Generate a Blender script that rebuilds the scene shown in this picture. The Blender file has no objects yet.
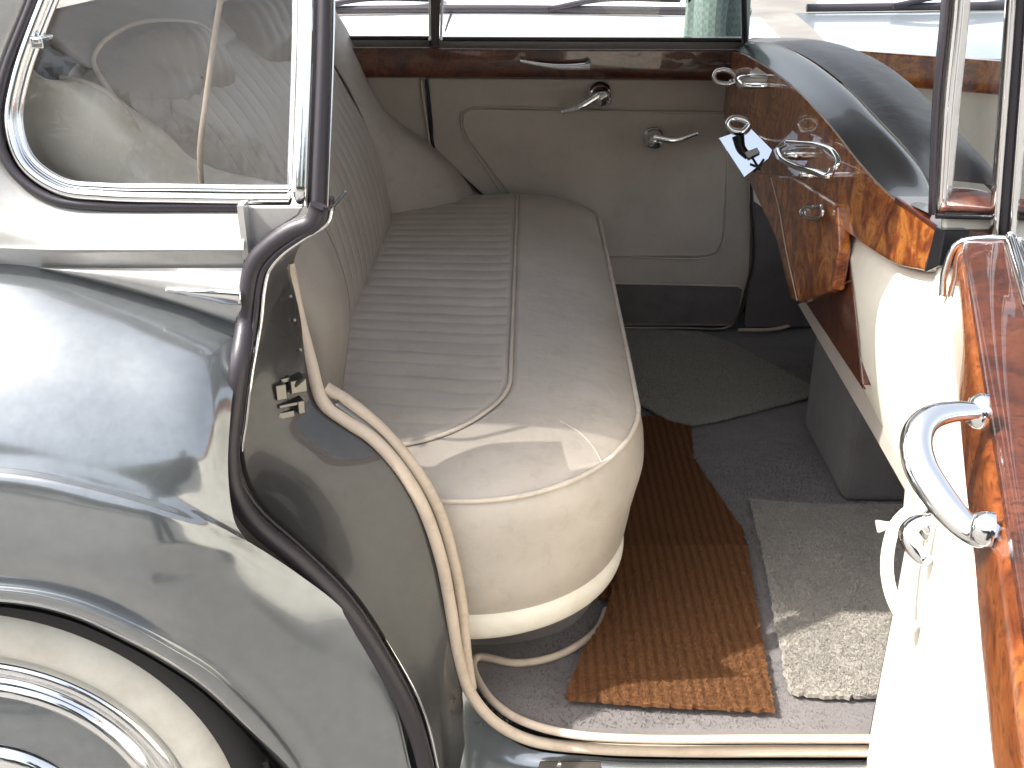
import bpy, math, random
import numpy as np
from mathutils import Vector
random.seed(7); rng=np.random.default_rng(7)
sc=bpy.context.scene; C=sc.collection
# ------------------------------------------------------------------ camera
F=1050; TH=math.radians(24.7); YW=math.atan(18/(F/math.cos(TH))); H=1.51
def ray(px,py):
    a=(px-512)/F; b=(384-py)/F
    x=a; y=math.cos(TH)+b*math.sin(TH); z=-math.sin(TH)+b*math.cos(TH)
    return np.array((x*math.cos(YW)-y*math.sin(YW), x*math.sin(YW)+y*math.cos(YW), z))
O=np.array((0,0,H))
def UY(px,py,Y): r=ray(px,py); return O+r*(Y/r[1])
def UX(px,py,X): r=ray(px,py); return O+r*(X/r[0])
def UZ(px,py,Z): r=ray(px,py); return O+r*((Z-H)/r[2])
def UP(px,py,p0,n):
    r=ray(px,py); n=np.array(n,float); return O+r*(np.dot(np.array(p0)-O,n)/np.dot(r,n))
cam=bpy.data.objects.new('camera',bpy.data.cameras.new('camera')); C.objects.link(cam)
cam.location=(0,0,H); cam.rotation_euler=(math.radians(90)-TH,0,YW)
cam.data.sensor_width=36; cam.data.lens=36*F/1024; cam.data.clip_start=.02; cam.data.clip_end=2000
sc.camera=cam
# ------------------------------------------------------------------ mesh helpers
def cr(pts,n,closed=False):
    """Catmull-Rom through 3D points, resampled to n points equal arclength"""
    P=np.array(pts,float); m=len(P)
    if m==2: 
        t=np.linspace(0,1,n)[:,None]; return P[0]*(1-t)+P[1]*t
    if closed: Q=np.vstack([P[-1],P,P[0],P[1]])
    else: Q=np.vstack([2*P[0]-P[1],P,2*P[-1]-P[-2]])
    out=[]
    for i in range(1,len(Q)-2):
        p0,p1,p2,p3=Q[i-1],Q[i],Q[i+1],Q[i+2]
        a=np.linalg.norm(p1-p0)**.5+1e-9; b=np.linalg.norm(p2-p1)**.5+1e-9; c=np.linalg.norm(p3-p2)**.5+1e-9
        m1=(p2-p1)+b*((p1-p0)/a-(p2-p0)/(a+b)); m2=(p2-p1)+b*((p3-p2)/c-(p3-p1)/(b+c))
        for t in np.linspace(0,1,24,endpoint=False):
            out.append((2*t**3-3*t*t+1)*p1+(t**3-2*t*t+t)*m1+(-2*t**3+3*t*t)*p2+(t**3-t*t)*m2)
    out.append(Q[-2]); out=np.array(out)
    d=np.r_[0,np.cumsum(np.linalg.norm(np.diff(out,axis=0),axis=1))]
    s=np.linspace(0,d[-1],n)
    return np.stack([np.interp(s,d,out[:,k]) for k in range(3)],1)
def crt(P,n):
    """Catmull-Rom (uniform) along axis 0 of array (m,k,3)"""
    m=len(P); 
    if m==2:
        t=np.linspace(0,1,n)[:,None,None]; return P[0]*(1-t)+P[1]*t
    Q=np.concatenate([[2*P[0]-P[1]],P,[2*P[-1]-P[-2]]]); out=[]
    for s in np.linspace(0,m-1-1e-9,n):
        i=int(s); t=s-i; p0,p1,p2,p3=Q[i],Q[i+1],Q[i+2],Q[i+3]
        out.append(.5*((2*p1)+(-p0+p2)*t+(2*p0-5*p1+4*p2-p3)*t*t+(-p0+3*p1-3*p2+p3)*t**3))
    return np.array(out)
class MB:
    def __init__(s): s.v=[]; s.f=[]; s.n=0; s.sm=[]
    def add(s,v,f,smooth=True):
        v=np.asarray(v,float).reshape(-1,3); s.v.append(v); s.f+= [tuple(i+s.n for i in q) for q in f]; s.sm+=[smooth]*len(f); s.n+=len(v); return s
    def grid(s,G,closed_u=False,closed_v=False,smooth=True):
        G=np.asarray(G); a,b=G.shape[:2]; f=[]
        for i in range(a if closed_u else a-1):
            for j in range(b if closed_v else b-1):
                i2=(i+1)%a; j2=(j+1)%b
                f.append((i*b+j,i*b+j2,i2*b+j2,i2*b+j))
        return s.add(G,f,smooth)
    def loft(s,curves,nu=60,nv=24,smooth=True):
        R=np.array([cr(c,nu) for c in curves]); return s.grid(crt(R,nv),smooth=smooth)
    def tube(s,pts,r,n=80,k=12,sq=1.0,up=None,closed=False,taper=None,cap=True):
        P=cr(pts,n,closed)
        T=np.gradient(P,axis=0); T/=np.linalg.norm(T,axis=1)[:,None]+1e-12
        if closed: T[0]=T[-1]=(T[0]+T[-1])/np.linalg.norm(T[0]+T[-1])
        if up is None:
            u=np.cross(T[0],(0.31,.2,1)); u/=np.linalg.norm(u)
        else: u=np.array(up,float)
        G=[]
        for i in range(len(P)):
            u=u-T[i]*np.dot(u,T[i]) if up is None else np.array(up,float)-T[i]*np.dot(up,T[i]); u/=np.linalg.norm(u)+1e-12
            w=np.cross(T[i],u); rr=r*(taper(i/(len(P)-1)) if taper else 1)
            G.append([P[i]+u*rr*sq*math.cos(a)+w*rr*math.sin(a) for a in np.linspace(0,2*math.pi,k,endpoint=False)])
        s.grid(G,closed_v=True)
        if cap and not closed:
            b=s.n-len(P)*k; s.f.append(tuple(range(b,b+k))); s.f.append(tuple(range(b+(len(P)-1)*k,b+len(P)*k))[::-1]); s.sm+=[False,False]
        return s
    def poly(s,pts,d,smooth=False):
        """planar-ish polygon prism extruded by vector d"""
        P=np.array(pts,float); n=len(P); d=np.array(d,float)
        f=[tuple(range(n))[::-1],tuple(range(n,2*n))]+[(i,(i+1)%n,n+(i+1)%n,n+i) for i in range(n)]
        return s.add(np.vstack([P,P+d]),f,smooth)
    def box(s,c,h,R=None):
        c=np.array(c,float); v=[]
        for x in(-1,1):
            for y in(-1,1):
                for z in(-1,1):
                    q=np.array((x*h[0],y*h[1],z*h[2])); v.append(c+(R@q if R is not None else q))
        return s.add(v,[(0,1,3,2),(4,6,7,5),(0,4,5,1),(2,3,7,6),(0,2,6,4),(1,5,7,3)],False)
    def lathe(s,prof,c,ax,n=64):
        """prof: (r,h) pairs, axis ax from centre c"""
        ax=np.array(ax,float); ax/=np.linalg.norm(ax); u=np.cross(ax,(0,0,1.)); 
        if np.linalg.norm(u)<1e-3: u=np.array((1.,0,0))
        u/=np.linalg.norm(u); w=np.cross(ax,u); c=np.array(c,float)
        return s.grid([[c+ax*h+(u*math.cos(a)+w*math.sin(a))*r for a in np.linspace(0,2*math.pi,n,endpoint=False)] for r,h in prof],closed_v=True)
def O_(name,mb,mat,parent=None,thick=0,bevel=0,off=-1,sub=0):
    me=bpy.data.meshes.new(name); V=np.vstack(mb.v)
    me.from_pydata(V.tolist(),[],mb.f); me.polygons.foreach_set('use_smooth',mb.sm); me.update()
    o=bpy.data.objects.new(name,me); C.objects.link(o)
    if mat: me.materials.append(mat)
    if parent: o.parent=parent
    if thick:
        m=o.modifiers.new('s','SOLIDIFY'); m.thickness=thick; m.offset=off
    if bevel:
        m=o.modifiers.new('b','BEVEL'); m.width=bevel; m.segments=3; m.limit_method='ANGLE'; m.angle_limit=math.radians(35)
    if sub:
        m=o.modifiers.new('ss','SUBSURF'); m.levels=m.render_levels=sub
    return o
def E_(name,label=None,cat=None,group=None,parent=None):
    o=bpy.data.objects.new(name,None); C.objects.link(o); o.empty_display_size=.1
    if parent: o.parent=parent
    tag(o,label,cat,group); return o
def tag(o,label=None,cat=None,group=None,kind=None):
    if label:o['label']=label
    if cat:o['category']=cat
    if group:o['group']=group
    if kind:o['kind']=kind
    return o
# ------------------------------------------------------------------ materials
def mat(name,col,rough=.5,metal=0,coat=0,spec=.5,coat_r=.03,trans=0,sheen=0,ior=1.5):
    m=bpy.data.materials.new(name); m.use_nodes=True; b=m.node_tree.nodes['Principled BSDF']
    b.inputs['Base Color'].default_value=(*col,1); b.inputs['Roughness'].default_value=rough; b.inputs['Metallic'].default_value=metal
    b.inputs['Coat Weight'].default_value=coat; b.inputs['Coat Roughness'].default_value=coat_r; b.inputs['Specular IOR Level'].default_value=spec
    b.inputs['Transmission Weight'].default_value=trans; b.inputs['Sheen Weight'].default_value=sheen; b.inputs['IOR'].default_value=ior
    return m
def nd(m,t,**k):
    n=m.node_tree.nodes.new(t)
    for a,b in k.items():
        if a in n.inputs: n.inputs[a].default_value=b
        else: setattr(n,a,b)
    return n
def lk(m,a,b): m.node_tree.links.new(a,b)
def P_(m): return m.node_tree.nodes['Principled BSDF']
def coords(m,scale=(1,1,1),rot=(0,0,0)):
    tc=nd(m,'ShaderNodeTexCoord'); mp=nd(m,'ShaderNodeMapping'); mp.inputs['Scale'].default_value=scale; mp.inputs['Rotation'].default_value=rot
    lk(m,tc.outputs['Object'],mp.inputs[0]); return mp.outputs[0]
def noise(m,vec,s,d=3,r=.5,dist=0):
    n=nd(m,'ShaderNodeTexNoise'); n.inputs['Scale'].default_value=s; n.inputs['Detail'].default_value=d; n.inputs['Roughness'].default_value=r; n.inputs['Distortion'].default_value=dist
    lk(m,vec,n.inputs['Vector']); return n.outputs['Fac']
def ramp(m,fac,stops):
    r=nd(m,'ShaderNodeValToRGB'); e=r.color_ramp.elements
    while len(e)<len(stops): e.new(.5)
    for x,(p,c) in zip(e,stops): x.position=p; x.color=(*c,1) if len(c)==3 else c
    lk(m,fac,r.inputs[0]); return r.outputs[0]
def bump(m,h,st,dist=.001,prev=None):
    b=nd(m,'ShaderNodeBump'); b.inputs['Strength'].default_value=st; b.inputs['Distance'].default_value=dist
    lk(m,h,b.inputs['Height']); 
    if prev: lk(m,prev,b.inputs['Normal'])
    return b.outputs[0]
def leather(name,col,rough=.42,var=.12,scale=1,dirt=.3):
    m=mat(name,col,rough,spec=.45); v=coords(m)
    n=noise(m,v,7,5,.6); d=tuple(c*(1-var) for c in col); l=tuple(min(1,c*(1+var*.6)) for c in col)
    c=ramp(m,n,[(.3,d),(.7,l)])
    # scuffs and handling wear
    w=noise(m,coords(m,(1,1,1)),30,6,.7,.6); mx=nd(m,'ShaderNodeMix',data_type='RGBA',blend_type='MULTIPLY'); mx.inputs[0].default_value=dirt
    lk(m,c,mx.inputs[6]); lk(m,ramp(m,w,[(.35,(.72,.68,.62)),(.5,(1,1,1))]),mx.inputs[7]); lk(m,mx.outputs[2],P_(m).inputs['Base Color'])
    vo=nd(m,'ShaderNodeTexVoronoi'); vo.inputs['Scale'].default_value=650*scale; lk(m,v,vo.inputs['Vector'])
    b1=bump(m,vo.outputs['Distance'],.25,.0006); b2=bump(m,noise(m,v,45,6,.65,1.0),.35,.002,b1)
    b3=bump(m,noise(m,v,9,3,.5),.3,.008,b2)
    lk(m,b3,P_(m).inputs['Normal'])
    rr=nd(m,'ShaderNodeMapRange'); rr.inputs['To Min'].default_value=rough-.08; rr.inputs['To Max'].default_value=rough+.12; lk(m,w,rr.inputs[0]); lk(m,rr.outputs[0],P_(m).inputs['Roughness'])
    return m
def carpet(name,c1,c2,scale=900,st=1.0):
    m=mat(name,c1,.95,spec=.1,sheen=.3); v=coords(m)
    n1=noise(m,v,scale,4,.7); n2=noise(m,v,14,5,.65)
    a=ramp(m,n1,[(.3,tuple(c*.6 for c in c1)),(.7,tuple(min(1,c*1.35) for c in c1))]); b=ramp(m,n2,[(.35,c1),(.65,c2)])
    mx=nd(m,'ShaderNodeMix',data_type='RGBA',blend_type='MIX'); mx.inputs[0].default_value=.5; lk(m,a,mx.inputs[6]); lk(m,b,mx.inputs[7]); lk(m,mx.outputs[2],P_(m).inputs['Base Color'])
    lk(m,bump(m,noise(m,v,scale*1.2,4,.8),st*.6,.003,bump(m,n2,.4,.01)),P_(m).inputs['Normal']); return m
def walnut(name,c0,c1,c2,scale=1,rough=.35,stretch=(1,1,1)):
    m=mat(name,c1,rough,coat=1,coat_r=.02); v=coords(m,stretch)
    n=noise(m,v,9*scale,8,.62,2.2); n2=noise(m,v,38*scale,8,.7,3.0); n3=noise(m,v,4*scale,3,.5,.5)
    a=ramp(m,n,[(.28,c0),(.46,c1),(.62,c2),(.75,c1)])
    b=ramp(m,n2,[(.36,(.18,.12,.09)),(.5,(.9,.86,.8)),(.7,(1.1,1.05,1))])
    mx=nd(m,'ShaderNodeMix',data_type='RGBA',blend_type='MULTIPLY'); mx.inputs[0].default_value=.8; lk(m,a,mx.inputs[6]); lk(m,b,mx.inputs[7])
    m2=nd(m,'ShaderNodeMix',data_type='RGBA',blend_type='MULTIPLY'); m2.inputs[0].default_value=.6; lk(m,mx.outputs[2],m2.inputs[6]); lk(m,ramp(m,n3,[(.35,(.45,.35,.3)),(.6,(1,1,1))]),m2.inputs[7])
    lk(m,m2.outputs[2],P_(m).inputs['Base Color']); return m
M={}
M['seat']=leather('seat_leather',(.49,.442,.388),.40)
M['seat2']=leather('backrest_leather',(.44,.395,.355),.42)
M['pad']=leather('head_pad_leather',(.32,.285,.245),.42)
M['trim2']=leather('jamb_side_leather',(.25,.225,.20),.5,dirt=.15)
M['trim']=leather('door_leather',(.45,.405,.36),.5,dirt=.15)
M['fseat']=leather('front_seat_leather',(.075,.075,.08),.4)
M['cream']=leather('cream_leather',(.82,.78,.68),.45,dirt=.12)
M['piping']=leather('piping_leather',(.60,.53,.45),.4,dirt=.35)
M['lace']=leather('windlace_cloth',(.55,.46,.37),.6,dirt=.5)
M['carpet']=carpet('grey_carpet',(.125,.112,.112),(.18,.165,.163))
M['rug']=carpet('grey_rug_wool',(.27,.25,.22),(.36,.33,.29),420,1.0)
M['rug2']=carpet('old_rug_wool',(.23,.228,.20),(.27,.24,.19),500,1.0)
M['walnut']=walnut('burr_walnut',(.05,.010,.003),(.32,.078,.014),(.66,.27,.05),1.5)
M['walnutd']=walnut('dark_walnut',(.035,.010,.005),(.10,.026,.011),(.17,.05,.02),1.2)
M['walnutm']=walnut('door_walnut',(.10,.022,.006),(.26,.07,.016),(.38,.125,.03),1.6,stretch=(1,.35,1))
M['walnutt']=walnut('door_walnut_top',(.03,.009,.005),(.09,.022,.010),(.13,.038,.016),1.2)
M['gloss']=mat('gloss_black_lacquer',(.012,.012,.014),.25,spec=.2,coat=.3,coat_r=.05)
def paint(name,col,metal=.0,rough=.3,coat=1):
    m=mat(name,col,rough,metal,coat=coat,coat_r=.015); v=coords(m)
    lk(m,ramp(m,noise(m,v,60,6,.7),[(.3,tuple(c*.9 for c in col)),(.7,tuple(min(1,c*1.08) for c in col))]),P_(m).inputs['Base Color'])
    lk(m,bump(m,noise(m,v,3.5,2,.5),.06,.01,bump(m,noise(m,v,900,2,.6),.03,.0002)),P_(m).inputs['Coat Normal'])
    return m
M['wing']=paint('dark_grey_paint',(.25,.27,.285),.74,.17)
M['body']=paint('shell_grey_paint',(.42,.415,.40),.25,.35)
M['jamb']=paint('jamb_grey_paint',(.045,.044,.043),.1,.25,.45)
def chrome():
    m=mat('chrome',(.86,.87,.88),.06,1); v=coords(m)
    lk(m,ramp(m,noise(m,v,70,6,.7),[(.4,(.04,.04,.04)),(.75,(.16,.16,.16))]),P_(m).inputs['Roughness']); return m
M['chrome']=chrome()
M['steel']=mat('worn_steel',(.22,.21,.19),.38,1)
M['rubber']=mat('black_rubber',(.028,.024,.03),.42); v=coords(M['rubber']); lk(M['rubber'],bump(M['rubber'],noise(M['rubber'],v,120,4,.6),.3,.001),P_(M['rubber']).inputs['Normal'])
M['tyre']=mat('tyre_rubber',(.03,.03,.03),.75); v=coords(M['tyre']); lk(M['tyre'],bump(M['tyre'],noise(M['tyre'],v,90,5,.7),.5,.002),P_(M['tyre']).inputs['Normal'])
M['white']=mat('whitewall_rubber',(.70,.68,.6),.55); v=coords(M['white']); lk(M['white'],ramp(M['white'],noise(M['white'],v,12,6,.7),[(.3,(.58,.55,.48)),(.6,(.72,.70,.63))]),P_(M['white']).inputs['Base Color'])
M['dark']=mat('dark_lining',(.02,.02,.021),.8)
M['knob']=mat('ivory_knob',(.85,.84,.80),.2,coat=1)
def glass(name,tint=(.985,.985,.98),ior=1.5,haze=0.0):
    m=bpy.data.materials.new(name); m.use_nodes=True; nt=m.node_tree; nt.nodes.clear()
    o=nd(m,'ShaderNodeOutputMaterial'); mix=nd(m,'ShaderNodeMixShader'); t=nd(m,'ShaderNodeBsdfTransparent'); t.inputs[0].default_value=(*tint,1)
    g=nd(m,'ShaderNodeBsdfGlossy'); g.inputs['Roughness'].default_value=.01
    fr=nd(m,'ShaderNodeFresnel'); fr.inputs['IOR'].default_value=ior
    mt=nd(m,'ShaderNodeMath',operation='MULTIPLY_ADD'); mt.inputs[1].default_value=.65; mt.inputs[2].default_value=haze; lk(m,fr.outputs[0],mt.inputs[0])
    lk(m,mt.outputs[0],mix.inputs[0]); lk(m,t.outputs[0],mix.inputs[1]); lk(m,g.outputs[0],mix.inputs[2]); lk(m,mix.outputs[0],o.inputs[0]); return m
M['glass']=glass('window_glass')
def coir(c0=(.10,.045,.022),c1=(.26,.12,.055),c2=(.44,.24,.12)):
    m=mat('coir',(.25,.10,.035),.95,spec=.1); v=coords(m)
    w=nd(m,'ShaderNodeTexWave',wave_type='BANDS',bands_direction='X'); w.inputs['Scale'].default_value=20; w.inputs['Distortion'].default_value=1.0; w.inputs['Detail'].default_value=3; w.inputs['Detail Scale'].default_value=4; lk(m,v,w.inputs['Vector'])
    n=noise(m,v,700,4,.8); a=ramp(m,n,[(.3,c0),(.5,c1),(.7,c2)])
    mx=nd(m,'ShaderNodeMix',data_type='RGBA',blend_type='MULTIPLY'); mx.inputs[0].default_value=.45; lk(m,a,mx.inputs[6]); lk(m,ramp(m,w.outputs['Fac'],[(.1,(.45,.4,.36)),(.6,(1,1,1))]),mx.inputs[7]); lk(m,mx.outputs[2],P_(m).inputs['Base Color'])
    lk(m,bump(m,n,1,.004,bump(m,w.outputs['Fac'],.45,.005)),P_(m).inputs['Normal']); return m
M['coir']=coir()
# =================================================================== the car
car=E_('vintage_saloon','grey vintage saloon seen through its open rear door, cream leather bench and walnut trim inside','car')
car.location=(0,0,0)
# ---------------- rear wing
wing=MB()
def Ys(l): return [UY(a,b,c) for a,b,c in l]
ridge=[(-420,520,1.06),(-200,472,.990),(0,467,.990),(90,483,.990),(170,506,.994),(216,525,1.006),(247,541,1.03),(298,574,1.055),(347,614,1.073),(386,678,1.083),(411,768,1.09),(432,880,1.125)]
up=[[(-420,285,1.19),(-200,262,1.175),(0,262,1.175),(40,266,1.175),(110,284,1.175),(180,304,1.172),(247,326,1.168)],
    [(-420,305,1.16),(-200,280,1.147),(0,280,1.147),(110,300,1.147),(205,326,1.149),(243,339,1.153)],
    [(-420,350,1.12),(-200,320,1.098),(0,320,1.098),(110,337,1.099),(205,358,1.103),(237,369,1.118)],
    [(-420,400,1.08),(-200,370,1.050),(0,370,1.050),(110,386,1.051),(203,402,1.058),(231,410,1.08)],
    [(-420,455,1.06),(-200,425,1.012),(0,425,1.012),(110,442,1.013),(203,461,1.022),(228,470,1.04)],
    [(-420,500,1.05),(-200,456,.996),(0,456,.996),(100,473,.996),(175,496,1.001),(210,511,1.015),(234,519,1.03)],
    [(-420,520,1.06),(-200,472,.990),(0,467,.990),(90,483,.990),(170,506,.994),(216,525,1.006),(247,541,1.03)]]
wing.loft([Ys(r) for r in up],90,60)
lo=[ridge,
    [(-420,535,1.06),(-200,483,.976),(0,478,.976),(90,494,.976),(165,517,.98),(215,543,.998),(246,560,1.018),(290,593,1.043),(334,633,1.062),(376,692,1.074),(400,768,1.082),(414,880,1.122)],
    [(-420,560,1.06),(-200,510,.968),(0,505,.968),(90,521,.968),(155,543,.972),(200,568,.99),(236,593,1.007),(276,626,1.028),(312,665,1.045),(342,710,1.058),(362,768,1.068),(374,880,1.112)],
    [(-420,600,1.06),(-200,555,.963),(0,550,.963),(80,565,.963),(140,588,.968),(185,614,.982),(222,642,.998),(258,673,1.015),(290,708,1.032),(316,742,1.044),(330,768,1.05),(345,880,1.08)],
    [(-420,640,1.06),(-200,590,.972),(0,584,.972),(75,597,.972),(135,622,.975),(178,645,.984),(214,667,1.0),(248,697,1.02),(275,726,1.035),(297,755,1.045),(310,780,1.05),(322,880,1.05)],
    [(-420,646,1.05),(-200,596,.962),(0,590,.962),(72,603,.962),(132,628,.965),(174,651,.974),(210,673,.99),(243,703,1.01),(269,731,1.025),(291,760,1.035),(303,784,1.04),(314,880,1.04)],
    [(-420,656,1.05),(-200,606,.966),(0,600,.966),(70,613,.966),(128,638,.97),(170,661,.98),(204,684,.995),(236,713,1.015),(262,741,1.03),(283,768,1.04),(295,790,1.045),(305,880,1.045)],
    [(-420,656,1.08),(-200,608,1.0),(0,603,1.0),(68,616,1.0),(125,641,1.0),(166,664,1.01),(200,687,1.02),(232,716,1.03),(258,744,1.045),(279,770,1.055),(291,792,1.06),(301,880,1.06)]]
wing.loft([Ys(r) for r in lo],140,70)
O_('rear_wing',wing,M['wing'],car)
# wheel-arch lining
al=MB(); al.loft([Ys([(a,b+4,1.03) for a,b,_ in lo[-1]]),Ys([(a,b-12,1.32) for a,b,_ in lo[-1]])],60,6)
al.box((-1.0,1.34,.55),(.62,.01,.5)); O_('wheel_arch_lining',al,M['dark'],car)
# ---------------- wheel: tyre, whitewall, hub cap
wc=UY(6,809,1.05)+np.array((0,.03,0)); wc[1]=1.075
wh=E_('rear_wheel',parent=car)
def wheel_parts(wc,wh):
    t=MB(); t.lathe([(.24,.16),(.30,.17),(.345,.15),(.37,.11),(.366,.05),(.362,.03),(.350,.005),(.335,-.010),(.320,-.014)],wc,(0,1,0),128)
    for i in range(90):                                    # tread blocks on the shoulder
        a=2*math.pi*i/90; R=np.array(((math.cos(a),0,-math.sin(a)),(0,1,0),(math.sin(a),0,math.cos(a))))
        t.box(wc+R@np.array((.352,.022+.006*(i%2),0)),(.009,.012,.006),R)
    O_('tyre',t,M['tyre'],wh)
    w=MB(); w.lathe([(.321,-.013),(.316,-.020),(.300,-.027),(.278,-.028),(.264,-.024),(.256,-.012)],wc,(0,1,0),128); O_('whitewall',w,M['white'],wh)
    r=MB(); r.lathe([(.258,.0),(.256,-.026),(.250,-.032),(.244,-.031),(.232,-.020),(.224,-.018),(.222,-.026),(.215,-.033),(.206,-.033),(.200,-.024),(.192,-.018)],wc,(0,1,0),128); O_('rim',r,M['chrome'],wh)
    p=MB(); p.lathe([(.200,-.020),(.18,-.028),(.15,-.038),(.12,-.043)],wc,(0,1,0),128); O_('painted_disc',p,M['wing'],wh)
    h=MB(); h.lathe([(.134,-.040),(.131,-.050),(.120,-.056),(.104,-.058),(.092,-.062),(.083,-.074),(.074,-.080),(.058,-.082),(.050,-.090),(.036,-.096),(.012,-.098),(.0,-.098)],wc,(0,1,0),128); O_('hub_cap',h,M['chrome'],wh)
wheel_parts(wc,wh)
# ---------------- upper body round the quarter window
WO=[(95,-190),(66,-90),(33,0),(3,80),(-3,130),(14,172),(52,199),(105,206),(180,207),(248,207),(300,207)]   # window outline (pixels)
def tl(l): return [(a,b,Y+max(0,200-b)*.0003) for a,b,Y in l]
bp=MB()
def off(l,dy): return [(a,b,dy) for a,b in l]
r0=Ys(tl(off(WO,1.205)))
r1=Ys(tl([(70,-190,1.19),(45,-90,1.19),(10,0,1.19),(-22,80,1.19),(-28,140,1.185),(0,195,1.185),(50,216,1.185),(105,219,1.185),(180,219,1.185),(248,219,1.185),(246.5,219,1.185)]))
r2=Ys(tl([(-30,-190,1.17),(-60,-90,1.165),(-95,0,1.16),(-120,80,1.158),(-90,160,1.158),(-30,215,1.158),(50,235,1.158),(105,237,1.158),(180,237,1.158),(246,237,1.158),(244.5,237,1.158)]))
r3=Ys(tl([(-330,-190,1.2),(-360,-90,1.18),(-360,0,1.165),(-340,100,1.155),(-220,200,1.15),(-90,240,1.15),(30,249,1.15),(105,250,1.15),(180,250,1.15),(245,250,1.15),(243.5,250,1.15)]))
r4=Ys([(-430,-190,1.22),(-440,-90,1.19),(-440,0,1.175),(-430,120,1.165),(-260,220,1.162),(-110,250,1.160),(30,255,1.158),(105,256,1.158),(180,256,1.158),(245,256,1.158),(243.5,256,1.158)])
r5=Ys([(-440,-190,1.22),(-450,-90,1.19),(-450,0,1.18),(-440,120,1.18),(-280,240,1.18),(-120,266,1.178),(30,270,1.178),(105,292,1.178),(180,312,1.178),(246,333,1.178),(244.5,335,1.178)])
bp.loft([r0,r1,r2,r3],90,30); bp.loft([r3,r4,r5],90,8)
ub=O_('quarter_panel',bp,M['body'],car)
c=MB(); c.poly([UY(246,207,1.178),UY(303,207,1.178),UY(298,216,1.178),UY(272,232,1.178),UY(254,250,1.178),UY(247,266,1.178),UY(244,256,1.178)],(0,.01,0)); O_('pillar_foot',c,M['body'],ub,bevel=.002)
c=MB(); c.box(UY(245.5,230,1.168),(.0035,.012,.032)); O_('pillar_joint',c,M['body'],ub)
# raised waist moulding wedge
w=MB(); top=[(38,267,1.166),(110,268,1.16),(180,268,1.158),(244,268,1.156)]; mid=[(39,267.5,1.158),(110,274,1.148),(180,284,1.145),(243,296,1.143)]; bot=[(40,268,1.160),(110,282,1.152),(180,301,1.15),(244,321,1.148)]; bot2=[(40,269,1.172),(110,286,1.172),(180,306,1.172),(244,328,1.17)]
w.loft([Ys(top),Ys(mid),Ys(bot),Ys(bot2)],50,24); O_('waist_moulding',w,M['body'],ub)
s=MB(); s.loft([Ys([(166,288.5,1.146),(200,289,1.142),(241,291,1.140)]),Ys([(166,289.5,1.142),(205,294,1.140),(241,297,1.138)]),Ys([(166,290,1.146),(210,299,1.142),(225,303,1.142),(241,304,1.140)])],30,10); O_('chrome_spear',s,M['chrome'],ub,thick=.002)
# chrome surround, rubber and glass of the quarter window
qw=E_('quarter_window',parent=car)
def T(name,l,r,m,parent,n=120,sq=1,**k):
    b=MB(); b.tube(Ys(l),r,n,12,sq,**k); return O_(name,b,m,parent)
T('window_seal',tl(off(WO,1.198)),.0058,M['rubber'],qw)
WI=[(112,-190),(83,-90),(44,0),(16,80),(10,125),(24,165),(60,190),(105,196),(180,198),(248,199),(300,199)]
T('window_frame',tl(off(WI,1.196)),.0062,M['chrome'],qw)
WJ=[(122,-190),(93,-90),(54,0),(25,80),(19,122),(31,158),(64,182),(105,187),(180,188),(248,189),(292,189)]
T('window_frame',tl(off(WJ,1.203)),.0052,M['chrome'],qw)
b=MB(); b.loft([Ys(tl([(293,-190,1.196),(297,0,1.196),(291,206,1.196)])),Ys(tl([(299,-190,1.186),(304,0,1.186),(298,206,1.186)])),Ys(tl([(309,-190,1.186),(313,0,1.186),(306,206,1.186)]))],20,8); O_('frame_upright',b,M['chrome'],qw,thick=.006,off=1)
b=MB(); b.poly(Ys(tl([(a+3,b_-3,1.208) for a,b_ in WI[:-1]]+[(300,196,1.208),(302,-190,1.208)])),(0,.004,0)); O_('window_pane',b,M['glass'],qw)
b=MB(); b.box(UY(40,42,1.235),(.007,.010,.006)); b.box(UY(43,39,1.24),(.004,.02,.003)); O_('window_catch',b,M['chrome'],qw,bevel=.0015)
# door post: rubber with a chrome edge
b=MB(); b.loft([Ys(tl([(309,-190,1.188),(314,0,1.188),(307,208,1.188)])),Ys(tl([(318,-190,1.178),(322,0,1.178),(315,214,1.178)])),Ys(tl([(326,-190,1.186),(331,0,1.186),(325,218,1.186)])),Ys(tl([(328,-190,1.22),(333,0,1.22),(327,216,1.22)]))],24,10)
post=O_('door_post',b,M['rubber'],car)
T('post_edge',tl([(330,-190,1.2),(334,0,1.2),(327,214,1.2)]),.0016,M['chrome'],post)
b=MB(); b.box(UY(331,205,1.22),(.003,.01,.009)); O_('post_buffer',b,M['rubber'],post,bevel=.002)
# rubber door seal
S=[(320,206),(313,222),(292,231),(269,247),(255,264),(249,290),(246,320),(240,360),(234,400),(229,450),(234,490),(252,520),(300,562),(345,607),(382,662),(410,716),(426,768),(440,860)]
sl=MB(); sl.tube(Ys([(a,b,1.152 if i<7 else float(np.interp(i,[7,9,11,16],[1.118,1.09,1.078,1.09]))) for i,(a,b) in enumerate(S)]),.0118,160,14); O_('door_seal',sl,M['rubber'],car)
S2=[(330,206),(326,222),(302,238),(280,254),(267,270),(262,290),(259,320),(250,372),(244,420),(240,452),(246,482),(262,507),(308,549),(355,597),(393,655),(420,708),(436,768),(450,860)]
T('seal_lip',[(a-4,b+1,1.145 if i<7 else 1.125) for i,(a,b) in enumerate(S2)],.0032,M['rubber'],car,160)
T('seal_bead',[(a+2,b,1.150 if i<7 else 1.13) for i,(a,b) in enumerate(S2)],.0028,M['chrome'],car,160)
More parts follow.
